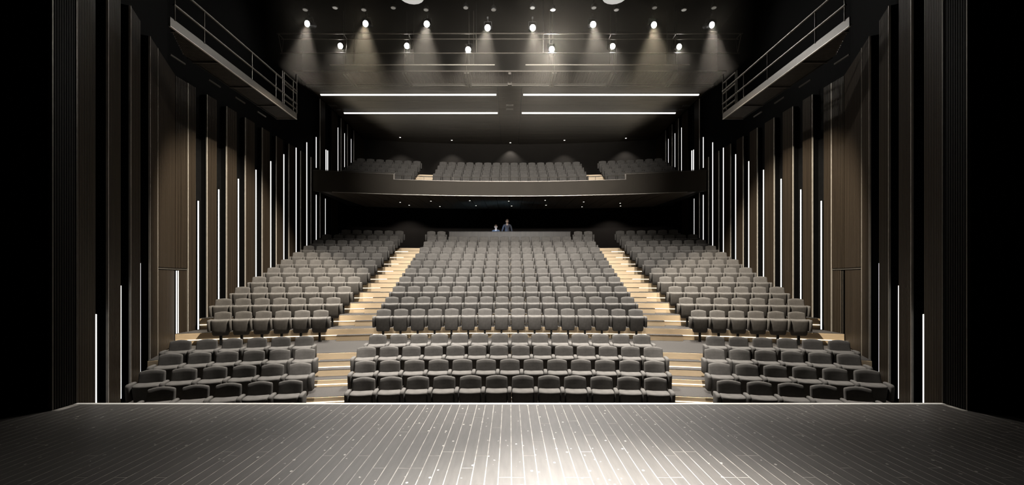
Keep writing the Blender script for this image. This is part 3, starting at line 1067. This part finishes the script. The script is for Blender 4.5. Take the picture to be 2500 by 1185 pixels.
r = place('lighting_truss', None, None, (0, 18.2, 9.4), label='long three-chord steel truss across the hall under the lamps', cat='truss')
for y, z, h, nm in ((18.0, 10.07, 9.66, 'chord'), (18.42, 10.07, 9.7, 'chord'), (18.3, 9.41, 9.68, 'chord')):
    m = MB(); m.bar((-h, y - 18.2, z - 9.4), (h, y - 18.2, z - 9.4), .024, 8); m.obj(nm, STEEL, r)
for i, x in enumerate((-9.6, -6.9, -4.2, -1.4, 1.4, 4.2, 6.9, 9.6)):
    m = MB(); m.bar((x, -.2, .67), (x, .22, .67), .018); m.bar((x, -.2, .67), (x, .1, .01), .012); m.bar((x, .22, .67), (x, .1, .01), .012)
    m.obj('brace', STEEL, r)
    if i in (1, 3, 4, 6):
        m = MB(); m.bar((x, 0.0, .67), (x, 0.0, 2.5), .012); m.obj('hanger', LEGM, r)
for s, (pa, pb) in ((-1, (805, 1208)), (1, (1283, 1684))):
    d = 19.2; z = (675 - 158.5) * d / 1060
    xa, xb = (pa - 1244.5) * d / 1060, (pb - 1244.5) * d / 1060
    r = place('lighting_bar', None, None, ((xa + xb) / 2, d, z), label='thin pale steel bar hanging %s of centre under the truss' % ('left' if s < 0 else 'right'), cat='bar', group='hanging lighting bars')
    h = (xb - xa) / 2
    m = MB(); m.bar((-h, 0, 0), (h, 0, 0), .024, 8); m.obj('pipe', TRIM, r)
    for x in (-7.35, -6.9, -4.55, -4.25, -1.8, -1.6) if s < 0 else (1.75, 1.9, 4.45, 4.7, 6.95, 7.35):
        m = MB(); m.bar((x - (xa + xb) / 2, 0, .02), (x - (xa + xb) / 2, .0, 2.4), .014); m.obj('drop_rod', STEEL, r)

# ------------------------------------------------------------------ lamps
UP = [(755, 59), (896, 59), (1044, 60), (1191, 69), (1300, 69), (1446, 61), (1593, 62), (1733, 62)]
LO = [(835, 113), (996, 113), (1144, 122), (1346, 121), (1493, 114), (1654, 115)]


def ring(rr, y, n=16): return [(rr * math.cos(2 * PI * i / n), y, rr * math.sin(2 * PI * i / n)) for i in range(n)]


def lamp_meshes():
    b = MB(); b.rings([ring(.13, -.13), ring(.135, -.12), ring(.125, .05), ring(.10, .16), ring(.10, .34), ring(.06, .40)])
    l = MB(); l.rings([ring(.112, -.142), ring(.118, -.131)])
    y = MB()
    for s in (-1, 1): y.beam((s * .15, .1, -.02), (s * .15, .1, .24), .012, .035)
    y.beam((-.156, .1, .24), (.156, .1, .24), .035, .012)
    c = MB(); c.bar((0, .1, .24), (0, .1, .36), .02); c.box(-.03, .03, .06, .14, .34, .42)
    res = []
    for mbx, nm, mt in ((b, 'lamp_body', LEGM), (l, 'lens', LENS), (y, 'yoke', LEGM), (c, 'clamp', LEGM)):
        me = mbx.mesh(nm, mt); fix_normals(me); res.append((nm, me))
    return res


LM = lamp_meshes()
BEAMS = [(-6, 2), (-1, 8), (-1.5, 3), (-3, 6), (2, 4), (2.2, 3), (-1, 7), (5, 4), (-4, 5), (-.5, 3), (-2, 4), (0, 9), (3, 5), (3, 6)]
for i, (px, py) in enumerate(UP + LO):
    d = 17.6 if i < 8 else 18.75
    x, z = (px - 1244.5) * d / 1060, (675 - py) * d / 1060
    n = i + 1 if i < 8 else i - 7
    r = place('stage_lamp', None, None, (x, d, z), (0, 0, 0), label='glowing round stage lamp, %s from the left in the %s row' % (ORD[n], 'upper' if i < 8 else 'lower'), cat='stage lamp', group='%s row of stage lamps' % ('upper' if i < 8 else 'lower'))
    tgt = Vector((BEAMS[i][0] * .5, 3.5, -2)) - Vector((x, d, z))
    r.rotation_euler = (math.radians(22), 0, max(-.3, min(.3, x * .03)))
    for nm, me in LM: place(nm, me, r)
    q = Vector((x, d - .2, z - .06))
    warm = (1, .93, .76) if i in (1, 6) else (1, .97, .92)
    if i < 8:
        spot('lamp_beam', q, (x * (.85 if abs(x) < 7 else .55) + BEAMS[i][0] * .5, d - 3.5, -2), 4500, 52 if abs(x) < 7 else 42, 1, .08, warm)
    else:
        spot('lamp_beam', q, (BEAMS[i][0] * .25 + x * .2, 5.5, -2), 4500 if i == 11 else 1400, 26, .9, .08, warm)
    spot('lamp_spill', q, (x, d - 5, z - 2.5), 1300 if i == 11 else 36, 165, .6, .1, warm)
# dim work lamps along the grid above
for i, px in enumerate((745, 818, 888, 960, 1040, 1137, 1205, 1300, 1350, 1450, 1505, 1598, 1670, 1743)):
    d = 17.2; x, z = (px - 1244.5) * d / 1060, (675 - (19 if i % 2 else 24)) * d / 1060
    r = place('work_lamp', None, None, (x, d, z), label='dim work lamp at the top of the picture, %s from the left' % ORD[i + 1], cat='lamp', group='dim work lamps above the rig')
    m = MB(); m.rings([[(p[0], p[2], -p[1]) for p in ring(rr, -zz)] for rr, zz in ((.11, 0), (.12, .02), (.08, .14), (.04, .18))]); m.obj('shade', LEGM, r)
    m = MB(); m.rings([[(p[0], p[2], zz) for p in ring(.09, 0)] for zz in (-.012, .01)]); m.obj('lens', DIMLENS, r)
    m = MB(); m.bar((0, 0, .15), (0, 0, 11.9 - z), .01); m.obj('stem', LEGM, r)

for x, nm in ((-2.15, 'left'), (2.3, 'right')):
    d = 9.5; z = 6.15
    r = place('pendant_lamp', None, None, (x, d, z), label='large round pendant lamp cut by the top edge, %s of centre' % nm, cat='lamp', group='large pendant lamps at the top edge')
    m = MB(); m.rings([[(p[0], p[2], zz) for p in ring(rr, 0)] for rr, zz in ((.29, 0), (.30, .02), (.26, .12), (.1, .24), (.05, .3))]); m.obj('shade', LEGM, r)
    m = MB(); m.rings([[(p[0], p[2], zz) for p in ring(.27, 0)] for zz in (-.03, .01)]); m.obj('lens', PENDANT, r)
    m = MB(); m.bar((0, 0, .28), (0, 0, 11.9 - z), .012); m.obj('stem', LEGM, r)

# ------------------------------------------------------------------ haze in the beams
hm, t, b = new_mat('haze')
t.nodes.remove(b)
vs = t.nodes.new('ShaderNodeVolumeScatter')
vs.inputs['Density'].default_value = .0060
vs.inputs['Anisotropy'].default_value = .35
vs.inputs['Color'].default_value = (1, .9, .76, 1)
t.links.new(vs.outputs[0], t.nodes['Material Output'].inputs['Volume'])
m = MB()
hz_ = [(-8.6, 7.8), (-4.5, 5.6), (4.5, 5.6), (8.6, 7.8), (8.6, 11.6), (-8.6, 11.6)]
m.rings([[(x, y, z) for x, z in hz_] for y in (15.2, 20.95)])
fix_normals(m.obj('haze', hm, kind='stuff').data)
